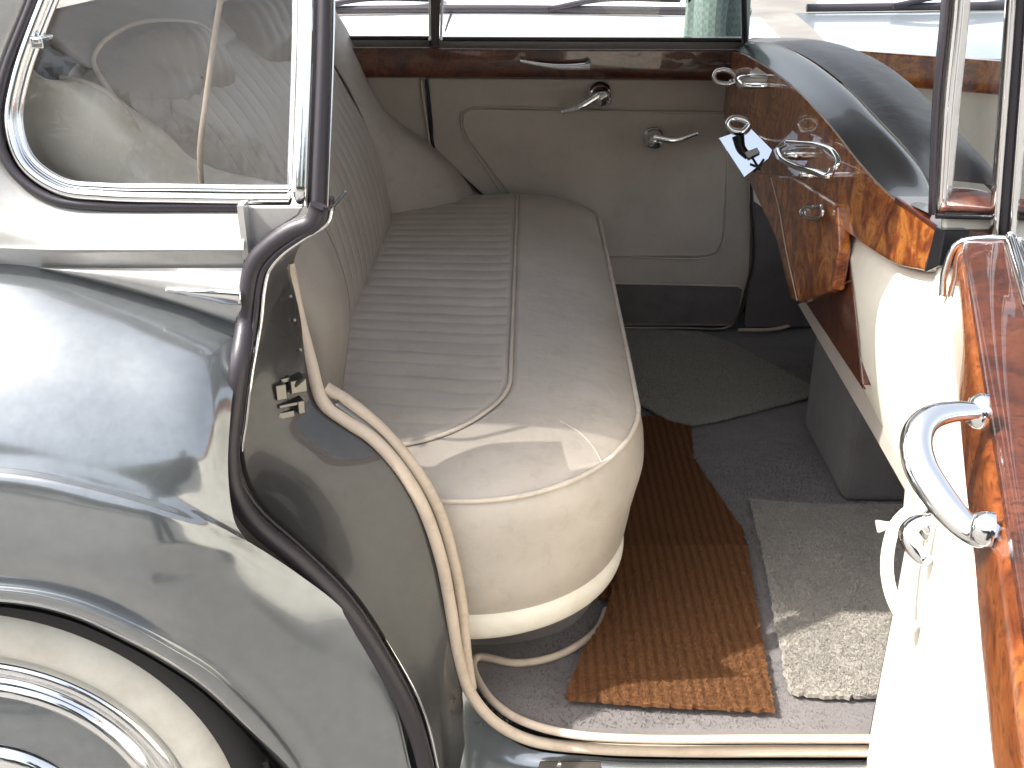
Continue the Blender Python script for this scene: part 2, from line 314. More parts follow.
# door jamb
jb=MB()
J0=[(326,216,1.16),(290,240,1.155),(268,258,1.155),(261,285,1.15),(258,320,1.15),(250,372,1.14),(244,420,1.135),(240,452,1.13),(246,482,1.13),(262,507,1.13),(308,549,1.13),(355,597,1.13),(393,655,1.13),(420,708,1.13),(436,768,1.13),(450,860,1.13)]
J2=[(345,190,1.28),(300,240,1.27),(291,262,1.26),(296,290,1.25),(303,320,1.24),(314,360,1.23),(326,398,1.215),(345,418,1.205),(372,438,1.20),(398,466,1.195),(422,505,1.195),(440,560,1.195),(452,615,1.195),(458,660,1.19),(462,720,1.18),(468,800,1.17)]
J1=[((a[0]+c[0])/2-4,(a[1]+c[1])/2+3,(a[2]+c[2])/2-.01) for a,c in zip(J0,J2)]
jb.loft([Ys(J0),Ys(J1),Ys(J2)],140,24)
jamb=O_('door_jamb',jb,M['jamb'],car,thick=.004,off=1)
b=MB(); b.loft([Ys([(280,252,1.24),(290,320,1.225),(301,385,1.205),(309,418,1.195)]),Ys([(288,252,1.25),(299,320,1.235),(309,380,1.215),(318,425,1.2)])],20,3); O_('jamb_strip',b,M['steel'],jamb,thick=.002,off=1)
for a,bb,h in [(283,268,0),(287,296,0),(291,320,0),(297,350,0)]:
    b=MB(); b.lathe([(.003,0),(.002,-.002),(0,-.002)],UY(a+3,bb,1.233-.0004*(bb-268)),(0,1,0),12); O_('screw',b,M['steel'],jamb)
# striker
sk=MB(); Rz=np.array(((math.cos(.5),-math.sin(.5),0),(math.sin(.5),math.cos(.5),0),(0,0,1)))
c0=UY(288,392,1.175); sk.box(c0+(-0.0086,-0.0072,0.0058),(0.0065,0.0086,0.0101),Rz); sk.box(c0+(0.0086,0.0086,0.0086),(0.0101,0.0130,0.0086),Rz); sk.box(c0+(0.0000,0.0000,-0.0130),(0.0158,0.0115,0.0022),Rz); sk.box(c0+(-0.0043,-0.0072,-0.0259),(0.0101,0.0065,0.0043),Rz); sk.box(c0+(0.0101,0.0058,-0.0187),(0.0043,0.0130,0.0086),Rz)
sk.box(c0+(-0.0029,0.0000,0.0173),(0.0058,0.0043,0.0029),Rz); sk.tube([c0+(0.0000,0.0000,0.0000),c0+(0.0216,-0.0058,0.0216),c0+(0.0245,-0.0072,0.0259)],.003,10,8)
O_('door_striker',sk,M['steel'],jamb,bevel=.002)
# windlace rolls
T('windlace',[(288,264,1.25),(297,310,1.24),(310,360,1.22),(323,402,1.20),(345,420,1.195),(372,438,1.19),(398,466,1.185),(422,505,1.185),(440,555,1.185),(451,610,1.185),(458,655,1.185),(470,692,1.185),(495,722,1.18),(530,740,1.175),(590,748,1.165),(680,751,1.16),(780,751,1.16),(900,751,1.16)],.0085,M['lace'],car,220)
T('windlace',[(326,388,1.215),(350,403,1.21),(380,428,1.21),(410,462,1.205),(436,505,1.205),(453,560,1.205),(462,610,1.205),(466,655,1.20),(471,688,1.20)],.0085,M['lace'],car,160)
b=MB(); b.loft([Ys([(335,405,1.195),(372,432,1.195),(400,460,1.192),(428,503,1.192),(445,555,1.192),(455,605,1.19),(460,645,1.19)]),Ys([(340,395,1.21),(378,424,1.21),(407,456,1.21),(433,503,1.208),(450,555,1.208),(459,605,1.205),(464,645,1.20)])],60,4); O_('lace_channel',b,M['steel'],car,thick=.003)
# ---------------- sill
b=MB(); b.loft([Ys([(462,640,1.235),(480,705,1.20),(520,745,1.175),(600,757,1.165),(700,760,1.16),(1000,760,1.16)]),Ys([(440,660,1.21),(455,730,1.18),(490,768,1.16),(590,778,1.14),(700,778,1.135),(1000,778,1.135)]),Ys([(432,700,1.17),(440,768,1.14),(470,860,1.13),(590,860,1.11),(700,860,1.105),(1000,860,1.105)])],100,20); sill=O_('sill',b,M['wing'],car)
b=MB(); b.poly([UY(540,761,1.158),UY(600,761,1.158),UY(604,775,1.136),UY(536,775,1.136)],(0,-.003,.002)); O_('sill_plate',b,M['steel'],sill,bevel=.001)
b=MB(); b.lathe([(.004,0),(.003,-.002),(0,-.003)],UY(559,764,1.15),(0,1,-1),12); O_('screw',b,M['chrome'],sill)
# lower body skin under the doors and wing so the car has a side
b=MB(); b.grid([[(x,y,z) for x in (-.2,.2,.8,1.6)] for y,z in ((1.105,.30),(1.12,.24),(1.2,.2),(2.7,.2))]); O_('underbody',b,M['dark'],car,thick=.01)
# ---------------- floor
fl=MB(); g=[]
for y in np.linspace(1.166,2.76,60): g.append([(x,y,.418+.002*math.sin(9*x)*math.cos(7*y)+.0) for x in np.linspace(float(np.interp(y,[1.166,1.25,1.35],[.03,-.06,-.5])),1.7,60)])
fl.grid(g)
V=[];Fa=[]
for k in range(70000):
    x=random.uniform(-.12,.85); y=random.uniform(1.18,2.5); a=random.uniform(0,6.28); L=random.uniform(.002,.0045); wv=.0008
    V+=[(x-wv*math.cos(a),y-wv*math.sin(a),.417),(x+wv*math.cos(a),y+wv*math.sin(a),.417),(x+random.gauss(0,.6)*L,y+random.gauss(0,.6)*L,.4185+L)]; Fa.append((3*k,3*k+1,3*k+2))
fl.add(V,Fa,False); floor=O_('carpet_floor',fl,M['carpet'],car)
def Zs(l,z=None): return [UZ(a,b,z if z is not None else 0) for a,b in l]
def TZ(name,l,z,r,m,parent,n=120,**k):
    b=MB(); b.tube(Zs(l,z),r,n,12,**k); return O_(name,b,m,parent)
TZ('carpet_binding',[(606,610),(598,628),(580,644),(550,658),(515,663),(478,657),(473,664),(480,684),(498,706),(525,722),(570,734),(640,739),(760,739),(900,739)],.424,.0062,M['lace'],floor,200)
# riser under the seat
rz=MB(); L=[(-.16,1.36),(-.04,1.365),(.03,1.385),(.08,1.42),(.115,1.48),(.130,1.6),(.135,2.7)]
rz.loft([[(x,y,.415) for x,y in L],[(x-.012,y+.006,.47) for x,y in L],[(x-.02,y+.012,.53) for x,y in L]],80,8); O_('seat_riser',rz,M['carpet'],car,thick=.01)
# ---------------- rear bench cushion
def rrect(x0,x1,y0,y1,rn,rf,n=360):
    """outline running back-near -> front -> back-far"""
    pts=[]
    for t in np.linspace(0,1,60): pts.append((x0+(x1-rn-x0)*t,y0))
    for a in np.linspace(-math.pi/2,0,60)[1:]: pts.append((x1-rn+rn*math.cos(a),y0+rn+rn*math.sin(a)))
    for t in np.linspace(0,1,90)[1:]: pts.append((x1,y0+rn+(y1-rf-y0-rn)*t))
    for a in np.linspace(0,math.pi/2,40)[1:]: pts.append((x1-rf+rf*math.cos(a),y1-rf+rf*math.sin(a)))
    for t in np.linspace(0,1,30)[1:]: pts.append((x1-rf+(x0-x1+rf)*t,y1))
    P=np.array([(a,b,0) for a,b in pts]); d=np.r_[0,np.cumsum(np.linalg.norm(np.diff(P,axis=0),axis=1))]; s=np.linspace(0,d[-1],n)
    return np.stack([np.interp(s,d,P[:,0]),np.interp(s,d,P[:,1])],1)
X0,X1,Y0,Y1=-.46,.172,1.235,2.70
def cz(y): return np.interp(y,[1.2,1.4,1.7,2.2,2.7],[.762,.785,.795,.80,.80])
def sdr(x,y,x1,y0,y1,r,rf):
    """signed distance (negative inside) to a box open at the back"""
    cx=x1-r; 
    if y<y0+r and x>cx: return math.hypot(x-cx,y-(y0+r))-r
    if y>y1-rf and x>x1-rf: return math.hypot(x-(x1-rf),y-(y1-rf))-rf
    return max(x-x1,y0-y,y-y1)
IN=(-.026,1.315,2.66,.20,.10)
def top_z(x,y):
    d=-sdr(x,y,X1,Y0,Y1,.26,.18)                    # distance in from the edge
    z=cz(y)+.045*(1-math.exp(-max(d,0)/.07))
    z+= .006*math.sin(5*x+3*y)*min(1,max(d,0)/.1)
    di=sdr(x,y,*IN)
    if di<0:
        k=min(1,-di/.05); z-=.004*k
        p=(y+.02*math.sin(4*x)+.006*math.sin(11*y)-1.315)/.046; s=abs(math.sin(math.pi*p))
        z+= .0038*(s**.5-.6)*min(1,-di/.02)*(.8+.35*math.sin(3.1*int(p)+x*9))
    z-= .0065*math.exp(-(di/.006)**2)
    return z
Cc=rrect(X0,X1,Y0,Y1,.26,.18,460)
cu=MB(); nt=len(Cc); rows=[]
Bk=np.stack([np.full(nt,X0),np.interp(np.linspace(0,1,nt),[0,.12,.4,.9,1],[1.27,1.32,1.62,2.6,2.68])],1)
for v in 1-(np.linspace(0,1,170))**1.15:
    q=Cc*v+Bk*(1-v); rows.append([(x,y,top_z(x,y)) for x,y in q])
rows=rows[::-1]
nrm=np.gradient(Cc,axis=0); nrm=np.stack([nrm[:,1],-nrm[:,0]],1); nrm/=np.linalg.norm(nrm,axis=1)[:,None]
side=[]
for k,(dz,o) in enumerate([(-.006,.004),(-.02,.009),(-.045,.013),(-.08,.013),(-.12,.009),(-.16,.005),(-.20,-.001),(-.235,-.010),(-.26,-.022)]):
    side.append([(p[0]+n[0]*o+ (.004*math.sin(p[1]*17+k) if 2<k<7 else 0),p[1]+n[1]*o,cz(p[1])+dz*(cz(p[1])-.552)/.26) for p,n in zip(Cc,nrm)])
cu.grid(rows); sg=crt(np.array(side),40); cu.grid(np.concatenate([[rows[-1]],sg]))
cush=O_('seat_cushion',cu,M['seat'],car)
pp=[(p[0]+n[0]*.003,p[1]+n[1]*.003,cz(p[1])+.001) for p,n in zip(Cc[::6],nrm[::6])]
b=MB(); b.tube(pp,.0038,300,10); O_('piping',b,M['piping'],cush)
ic=rrect(X0,IN[0],IN[1],IN[2],IN[3],IN[4],80); b=MB(); b.tube([(x,y,top_z(x,y)+.004) for x,y in ic],.0034,260,10); O_('piping',b,M['piping'],cush)
sm=[(560,424),(580,433),(594,443),(603,453)]; b=MB(); b.tube([(lambda q:(q[0],q[1],top_z(q[0],q[1])+.0005))(UZ(a,bb,.806-.004*i)) for i,(a,bb) in enumerate(sm)],.0014,40,8); O_('seam',b,M['piping'],cush)
# base band below the cushion
bb=MB(); ring=[]
for o,z in [(-.03,.566),(-.012,.569),(.0,.561),(.003,.546),(.0,.529),(-.006,.518),(-.016,.513),(-.03,.515)]:
    ring.append([(p[0]+n[0]*(o-.012),p[1]+n[1]*(o-.012),z) for p,n in zip(Cc,nrm)])
bb.grid(crt(np.array(ring),30)); O_('seat_base',bb,M['cream'],car)
b=MB(); b.tube([(p[0]-n[0]*.035,p[1]-n[1]*.035,.511) for p,n in zip(Cc[::8],nrm[::8])],.006,200,8); O_('base_beading',b,M['cream'],car)
# ---------------- backrest
ZB=[.70,.80,.90,1.02,1.125,1.20,1.27,1.33,1.365]; XB=[-.33,-.325,-.33,-.36,-.41,-.45,-.505,-.57,-.66]
def bx_(y,z):
    x=np.interp(z,ZB,XB); w=1.6-y
    return x-.13*max(0,w/.35)**1.5*min(1,max(0,(z-.85)/.3)) 
bk=MB(); G=[]
zz=np.linspace(.70,1.365,120)
XS=crt(np.array([[[x,0,z]] for x,z in zip(XB,ZB)]),400)[:,0]
def bxs(z): return float(np.interp(z,XS[:,2],XS[:,0]))
for z in zz:
    row=[]
    for y in np.linspace(1.40,2.44,420):
        e=min(y-1.40,2.44-y); x=bxs(z)+.03*(1-math.exp(-e/.03))-.03
        m=min(1,max(0,(e-.05)/.02))*min(1,max(0,(1.28-z)/.03))
        p=(y-1.45)/.052; x+= .0028*(abs(math.sin(math.pi*p))**.55-.6)*m
        x-= .005*math.exp(-((z-1.285)/.005)**2)*(e>.05)
        row.append((x,y,z))
    G.append(row)
bk.grid(G)
back=O_('seat_backrest',bk,M['seat2'],car,thick=.01,off=1)
b=MB(); b.tube([(bxs(z)-.024,2.435,z) for z in np.linspace(.78,1.34,20)],.004,60,8); O_('piping',b,M['piping'],back)
# head pads bulging from the top of the backrest, seen through the quarter window
def pad(outl,Yc,cx,depth):
    """outl: (px,py,Y) closed outline; puffed toward the front"""
    P=cr(Ys(outl),90,True)[:-1]; c=P.mean(0); m=MB(); R=[]
    nn=np.array((.80,-.1,.55)); nn/=np.linalg.norm(nn)
    for k in np.linspace(1,0.02,26):
        R.append([c+(q-c)*k+nn*(depth*(1-k**3.0)) + nn*(.003*(abs(math.sin(math.pi*q2/.028))**.6) if k<.86 else 0) for q in P for q2 in [((c+(q-c)*k)[1]*.6+(c+(q-c)*k)[0]*.7)]])
    m.grid(R,closed_v=True)
    bk_=[[q for q in P],[q-nn*.05 for q in P]]; m.grid(bk_,closed_v=True)
    return m,P+nn*.002
m1,P1=pad([(92,62,1.40),(125,28,1.50),(175,22,1.62),(210,34,1.75),(232,70,1.80),(236,108,1.80),(218,140,1.74),(190,160,1.60),(162,188,1.46),(140,140,1.40),(115,100,1.38)],0,0,.05)
hp=O_('head_pad',m1,M['pad'],car); b=MB(); b.tube(P1[::3],.0035,180,8,closed=True); O_('piping',b,M['piping'],hp)
m1,P1=pad([(216,12,1.95),(250,-6,2.1),(290,-12,2.25),(322,10,2.35),(326,60,2.35),(300,85,2.2),(268,105,2.05),(244,116,1.92),(242,70,1.9)],0,0,.05)
hp=O_('head_pad',m1,M['pad'],car); b=MB(); b.tube(P1[::3],.0035,180,8,closed=True); O_('piping',b,M['piping'],hp)
# side bolsters
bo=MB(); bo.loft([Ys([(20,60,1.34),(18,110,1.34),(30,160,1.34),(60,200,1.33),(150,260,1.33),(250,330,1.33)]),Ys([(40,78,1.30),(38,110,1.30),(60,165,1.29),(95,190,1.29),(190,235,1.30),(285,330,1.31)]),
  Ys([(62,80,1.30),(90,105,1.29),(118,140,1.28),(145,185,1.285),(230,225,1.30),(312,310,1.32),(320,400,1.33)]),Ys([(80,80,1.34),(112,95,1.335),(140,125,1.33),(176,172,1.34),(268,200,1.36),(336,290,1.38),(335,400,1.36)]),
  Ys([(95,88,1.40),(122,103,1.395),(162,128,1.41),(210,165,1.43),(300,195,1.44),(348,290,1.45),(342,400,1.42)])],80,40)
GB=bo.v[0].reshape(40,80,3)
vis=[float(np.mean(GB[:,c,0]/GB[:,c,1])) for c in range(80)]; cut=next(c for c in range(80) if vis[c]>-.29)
b1=MB(); b1.grid(GB[:,:cut+1]); nb=O_('side_bolster',b1,M['cream'],car,thick=.006,off=-1)  # one bolster cut in two; sunlight on this half put into paler leather
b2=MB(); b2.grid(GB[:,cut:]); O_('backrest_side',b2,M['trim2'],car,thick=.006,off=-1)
T('piping',[(60,78,1.32),(88,84,1.325),(112,97,1.325),(134,125,1.32),(160,185,1.315),(200,208,1.31)],.004,M['piping'],nb)
fb=MB(); fb.loft([Ys([(300,10,2.42),(334,62,2.43),(352,92,2.43),(372,140,2.43),(385,185,2.43),(390,212,2.43),(388,245,2.44)]),
  Ys([(308,5,2.46),(344,58,2.47),(362,92,2.47),(385,135,2.46),(405,175,2.46),(418,205,2.46),(425,240,2.46)]),
  Ys([(318,0,2.54),(352,52,2.54),(370,88,2.54),(392,122,2.53),(424,150,2.53),(450,180,2.53),(465,225,2.53)]),
  Ys([(325,-5,2.62),(350,35,2.62),(368,80,2.62),(386,112,2.62),(432,145,2.63),(466,180,2.65),(488,215,2.66)])],80,30)
fbo=O_('side_bolster',fb,M['seat2'],car,thick=.006)
T('seam',[(333,66,2.45),(345,64,2.49),(357,62,2.55)],.0015,M['piping'],fbo)
# grab strap hanging inside the quarter window
T('grab_strap',[(236,-120,1.34),(226,-40,1.31),(214,40,1.29),(206,100,1.27),(200,150,1.26),(202,190,1.27)],.0035,M['lace'],car,80)
# parcel shelf and lining behind the seat
b=MB(); b.box((-.95,1.95,1.22),(.28,.70,.01)); b.box((-.72,1.95,.95),(.01,.70,.27)); O_('parcel_shelf',b,M['dark'],car)
# ---------------- far side: quarter trim, door, sill
def far(px,py,d=0): 
    p0=(0,2.60-d,1.15); n=(0,1,.18); return UP(px,py,p0,n)
def Fp(l,d=0): return [far(a,b,d) for a,b in l]
b=MB(); b.poly(Fp([(200,78),(424,78),(430,150),(500,215),(560,420),(200,420)],-.002),(0,.03,0)); O_('quarter_trim',b,M['trim'],car)
fd=E_('far_rear_door',parent=car)
b=MB(); b.poly(Fp([(428,78),(735,80),(748,120),(752,262),(738,318),(730,326),(560,326),(505,215),(434,150)],.004),(0,.03,0)); O_('door_panel',b,M['trim'],fd,bevel=.004)
b=MB(); b.poly(Fp([(470,109),(730,114),(722,240),(716,254),(700,257),(580,257),(540,235),(468,140),(462,126),(463,114)],.013),(0,.012,0)); O_('panel_pad',b,M['trim'],fd,bevel=.004)
b=MB(); b.tube(Fp([(510,205),(485,167),(466,138),(461,124),(464,112),(476,108),(600,111),(731,113)],.011),.0022,150,8); b.tube(Fp([(727,130),(724,235),(717,253),(702,258),(630,257)],.011),.0022,90,8); O_('panel_piping',b,M['trim'],fd)
b=MB(); b.poly(Fp([(560,284),(735,286),(742,290),(738,316),(730,324),(560,324)],.010),(0,.012,0)); O_('kick_carpet',b,M['carpet'],fd)
b=MB(); b.tube(Fp([(600,283),(700,285),(737,286)],.012),.003,40,8); O_('kick_beading',b,M['trim'],fd)
b=MB(); b.tube(Fp([(560,327),(680,328),(728,327),(739,316),(746,290),(753,262),(752,200),(748,120)],.012),.0042,120,8); O_('door_edging',b,M['steel'],fd)
b=MB(); b.tube(Fp([(426,80),(431,118),(435,150),(470,195),(500,225)],.012),.003,60,8); O_('door_edge_line',b,M['dark'],fd)
b=MB(); b.tube(Fp([(421,80),(426,118),(430,147)],.012),.003,60,8); O_('quarter_edge_line',b,M['lace'],car)
def cap(l0,l1,l2,d,name,m,par):
    b=MB(); b.loft([Fp(l0,-.04),Fp(l0,d*.6),Fp(l1,d),Fp(l2,d),Fp(l2,-.01)],60,26); return O_(name,b,m,par)
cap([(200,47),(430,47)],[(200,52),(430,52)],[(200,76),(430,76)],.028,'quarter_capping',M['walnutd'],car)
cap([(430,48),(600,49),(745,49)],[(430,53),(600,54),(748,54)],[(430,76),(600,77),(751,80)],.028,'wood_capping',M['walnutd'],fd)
b=MB(); b.poly(Fp([(200,38),(745,39),(745,50),(200,48)],-.02),(0,.05,0)); O_('window_ledge',b,M['body'],car)
b=MB(); b.tube(Fp([(200,38),(430,38)],-.02),.005,20,8); b.tube(Fp([(440,39),(745,40)],-.02),.005,20,8); O_('window_ledge_seal',b,M['rubber'],car)
b=MB(); b.tube(Fp([(438,-120),(437,-50),(435,0),(434,47)],.0),.016,40,4); b2=MB(); b2.tube(Fp([(431,-120),(430,0),(430,40)],.018),.003,30,8); b2.tube(Fp([(443,-120),(442,0),(441,40)],.018),.003,30,8)
q=O_('centre_post',b,M['rubber'],car,bevel=.003); O_('post_edge',b2,M['chrome'],q)
b=MB(); b.tube(Fp([(745,-150),(744,0),(745,42)],-.01),.008,30,8); q=O_('front_post',b,M['rubber'],car)
b=MB(); b.poly([far(443,39,-.03),far(742,39,-.03),far(746,-150,-.03),far(443,-150,-.03)],(0,.004,0)); O_('door_glass',b,M['glass'],fd)
b=MB(); b.poly([far(200,38,-.03),far(430,38,-.03),far(430,-150,-.03),far(200,-150,-.03)],(0,.004,0)); O_('far_quarter_glass',b,M['glass'],car)
# door pull, winder and release on the far door
b=MB(); b.tube(Fp([(520,61),(530,63),(550,66),(570,67),(590,66)],.055),.0062,50,12,taper=lambda t:.5+.9*t); b.tube([far(588,64,.02),far(588,65,.06)],.008,8,12); b.tube([far(524,62,.02),far(524,62,.055)],.004,8,12); O_('door_pull',b,M['chrome'],fd)
def winder(par,c,tip,kn):
    b=MB(); C0=far(*c,.012); b.lathe([(.032,0),(.032,.008),(.024,.014),(.016,.022),(.013,.045),(.017,.05),(.017,.058),(0,.062)],C0,(0,-1,.0),32)
    b.tube([far(*c,.06),far(*kn,.07),far(*tip,.065)],.0085,40,12,taper=lambda t:1.25-.6*t); return O_('window_winder' if c[0]<620 else 'release_lever',b,M['chrome'],par)
winder(fd,(600,95),(562,112),(580,107)); winder(fd,(653,137),(698,133),(675,140))
# front side of the far wall: capping and front door beyond the division, its sunlight put into cream leather
b=MB(); b.poly(Fp([(752,80),(1100,95),(1100,300),(756,325),(752,200)],0),(0,.03,0)); q=O_('far_front_panel',b,M['cream'],car)
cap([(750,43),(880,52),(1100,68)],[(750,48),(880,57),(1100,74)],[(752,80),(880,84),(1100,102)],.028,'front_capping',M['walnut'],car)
b=MB(); b.poly(Fp([(752,200),(800,235),(812,326),(746,327)],.006),(0,.02,0)); O_('kick_panel',b,M['carpet'],car)
b=MB(); b.tube(Zs([(738,330),(775,329),(800,322),(822,318)],.44),.005,40,8); O_('kick_binding',b,M['lace'],car)
# ---------------- division: walnut cabinet between front and rear seats
dv=E_('division',parent=car)
XD=.475
def Dv(l,x=XD): return [UX(a,b,x) for a,b in l]
def curve(l,n=30): return [tuple(p) for p in cr([(a,b,0) for a,b in l],n)[:,:2]]
topc=[(712,50),(738,52),(765,66),(800,93),(830,125),(860,163),(890,194),(915,211),(935,226)]
botc=[(720,86),(724,116),(745,168),(780,195),(820,214),(845,230),(870,248),(897,264),(925,271)]
b=MB(); b.loft([Dv(topc,XD+.02),Dv([(a,b_+1.5) for a,b_ in topc],XD+.004),Dv([(a,b_+5) for a,b_ in topc],XD),
   [p*.5+q*.5 for p,q in zip(cr(Dv([(a,b_+5) for a,b_ in topc],XD),60),cr(Dv([(a,b_-4) for a,b_ in botc],XD),60))],
   Dv([(a,b_-4) for a,b_ in botc],XD),Dv(botc,XD+.006),Dv(botc,XD+.03)],100,50)
O_('fascia_rail',b,M['walnut'],dv)
# cabinet body hanging below the rail
cb=Dv([(719,86),(724,118),(738,150),(760,200),(777,243),(790,299),(800,303),(832,292),(862,386),(846,231),(800,190)],XD+.012)
b=MB(); b.poly(cb,(.05,0,0)); O_('cabinet_panel',b,M['walnutd'],dv,bevel=.003)
b=MB(); b.poly(Dv([(744,172),(790,176),(836,205),(838,250),(832,290),(800,302),(792,299),(778,242)],XD-.012),(.02,0,0)); tb=O_('picnic_table',b,M['walnut'],dv,bevel=.004)
b=MB(); b.tube(Dv([(771,178),(779,210),(786,250),(797,300)],XD-.014),.0012,30,6); O_('table_stringing',b,M['lace'],tb)
b=MB(); b.tube(Dv([(806,302),(820,295),(846,283),(850,281)],XD+.006),.0014,30,6); O_('cabinet_stringing',b,M['steel'],dv)
# dark end face at the near end of the rail
b=MB(); b.poly([UX(935,226,XD-.002),UX(944,230,XD-.002),UX(938,266,XD-.002),UX(925,272,XD-.002)],(.03,0,0)); O_('rail_end',b,M['gloss'],dv,bevel=.002)
b=MB(); b.poly([UX(895,196,XD),UX(942,230,XD),UX(942,230,XD)+(.07,0,.0),UX(895,196,XD)+(.09,0,0)],(0,0,-.01)); O_('rail_top',b,M['walnutt'],dv,bevel=.002)
# gloss top roll of the division
t1=[(712,49),(738,51),(765,65),(800,92),(830,124),(860,162),(890,193),(930,214)]
b=MB(); b.loft([Dv(t1,XD+.004),Dv([(722,43),(752,46),(782,62),(818,90),(848,120),(880,158),(905,184),(935,206)],XD+.035),Dv([(730,41),(770,43),(806,60),(845,90),(872,118),(900,148),(920,172),(937,196)],XD+.075),
   Dv([(735,44),(780,47),(815,64),(855,96),(882,124),(908,152),(926,174),(938,198)],XD+.095)],100,26); O_('top_roll',b,M['gloss'],dv)
b=MB(); b.loft([Dv([(735,44),(780,46),(815,62),(855,94),(882,122),(908,150),(930,180)],XD+.10),Dv([(745,40),(800,42),(840,56),(880,84),(910,112),(935,145),(944,180)],XD+.16),Dv([(760,40),(830,44),(880,62),(920,92),(950,124),(985,160),(1010,190)],XD+.26),Dv([(770,70),(840,80),(890,100),(930,130),(955,160),(990,190),(1010,215)],XD+.30)],80,30); O_('front_seat_back',b,M['fseat'],car)
# chrome fittings on the walnut
def DT(name,l,r,par=dv,x=0,n=60,**k):
    b=MB(); b.tube([UX(a,b_,XD-x if len(q)==0 else XD-q[0]) for a,b_,*q in l],r,n,12,**k); return O_(name,b,M['chrome'],par)
# large oval pull
b=MB(); b.tube([UX(a,c_,XD-d) for a,c_,d in [(787,143,.03),(779,148,.035),(781,157,.04),(797,167,.042),(815,172,.042),(829,176,.038),(832,170,.03)]],.0052,70,12); b.tube([UX(a,c_,XD-d) for a,c_,d in [(829,174,.03),(838,165,.022),(834,153,.02),(818,145,.02),(800,143,.024),(787,142,.03)]],.0042,60,12)
b.lathe([(.011,0),(.011,.012),(.007,.03),(0,.034)],UX(803,154,XD),(-1,0,0),24); b.lathe([(.008,0),(.008,.03),(.006,.045),(0,.047)],UX(829,174,XD+.0),(-1,0,0),20)
O_('oval_pull',b,M['chrome'],dv)
# small heart knob
b=MB(); b.tube([UX(a,c_,XD-.02) for a,c_ in [(813,207),(806,207),(802,213),(808,218),(816,219),(823,214),(822,207),(815,208)]],.0032,50,10,closed=True); b.lathe([(.006,0),(.006,.02),(0,.022)],UX(812,213,XD),(-1,0,0),16); O_('small_pull',b,M['chrome'],dv)
# far pull, ashtray and switch plate stand out from the walnut, facing the door opening
NP=np.array((-.21,-.922,.326)); NP/=np.linalg.norm(NP)
def PP(l,p0,k=0): return [UP(a,c_,p0+NP*k,NP) for a,c_ in l]
p0=UX(735,78,XD)
b=MB(); b.tube(PP([(714,77),(716,72),(725,70),(734,74),(737,80),(728,84),(717,82)],p0),.0058,60,10,closed=True); b.tube([PP([(731,83)],p0)[0],UX(738,78,XD+.01)],.008,8,12); O_('far_pull',b,M['chrome'],dv)
p0=UX(768,82,XD); b=MB(); R_=[]
for k,dp in [(1.0,-.02),(1.0,0),(.96,.008),(.85,.014),(.6,.018),(.3,.019),(.02,.019)]:
    R_.append(PP([(756+k*20*math.copysign(abs(math.cos(a))**.55,math.cos(a)),82+k*8*math.copysign(abs(math.sin(a))**.6,math.sin(a))) for a in np.linspace(0,2*math.pi,48,endpoint=False)],p0,dp))
b.grid(R_,closed_v=True); at=O_('ashtray',b,M['chrome'],dv)
b=MB(); b.poly(PP([(749,74),(756,67),(768,75),(762,76)],p0,.016),NP*.004); O_('ashtray_lid',b,M['chrome'],at,bevel=.002)
b=MB(); b.poly(PP([(775,76),(781,75),(793,86),(787,93)],p0,.0),NP*.01); O_('ashtray_catch',b,M['chrome'],dv,bevel=.003)
p0=UX(768,154,XD-.008)
pl=MB(); pl.poly(PP([(718,138),(750,127),(773,150),(769,159),(744,178)],p0),NP*.004); q=O_('switch_plate',pl,mat('satin_plate',(.42,.47,.56),.12,1),dv,bevel=.0015)
b=MB(); b.tube(PP([(738,136),(741,148),(748,156)],p0,.012),.010,20,12,taper=lambda t:1.2-.5*t); O_('switch_stem',b,M['gloss'],q)
b=MB(); G_=PP([(744,153),(757,148),(760,153),(748,159)],p0,.016); b.poly(G_,NP*.008); O_('switch_lever',b,M['steel'],q,bevel=.001)
for l_ in ([(752,157),(760,170)],[(750,164),(758,166),(764,159)],[(754,172),(762,164)]):
    b=MB(); b.tube(PP(l_,p0,.008),.0022,14,8); O_('switch_mark',b,M['gloss'],q)
b=MB(); b.tube(PP([(728,124),(732,119),(742,119),(749,124),(744,131),(735,131),(730,128)],p0,.01),.0065,50,10,closed=True); O_('switch_ring',b,M['chrome'],q)
# cream lower panel at the near end, with grey rail
b=MB(); b.loft([Dv([(846,229),(872,247),(900,264),(932,271),(948,262)],XD+.02),Dv([(855,300),(880,310),(905,315),(935,320),(960,320)],XD+.0),Dv([(862,370),(880,380),(905,390),(935,395),(965,395)],XD+.02),Dv([(864,392),(880,425),(908,480),(940,540),(975,610)],XD+.05),Dv([(866,400),(884,440),(912,500),(945,565),(985,640)],XD+.09)],40,40); O_('end_panel',b,M['cream'],dv,thick=.01,off=1)
b=MB(); b.poly(Dv([(797,304),(806,301),(866,392),(890,440),(925,505),(985,610),(985,640),(905,492),(870,430)],XD+.045),(.02,0,0)); O_('lower_rail',b,M['trim'],dv,bevel=.003)
b=MB(); b.poly(Dv([(806,303),(834,292),(850,300),(863,389)],XD+.03),(.02,0,0)); O_('cabinet_cheek',b,M['walnutd'],dv)
# carpeted foot of the front seat under the rail
b=MB(); b.box((.80,1.98,.62),(.17,.17,.20)); b.box((.95,1.95,.60),(.15,.65,.18)); O_('front_seat_foot',b,M['carpet'],car,bevel=.02)
b=MB(); b.tube([UZ(a,c_,.43) for a,c_ in [(836,430),(840,448),(852,465),(872,474),(900,478),(930,482)]],.006,60,10); O_('foot_binding',b,M['lace'],floor)
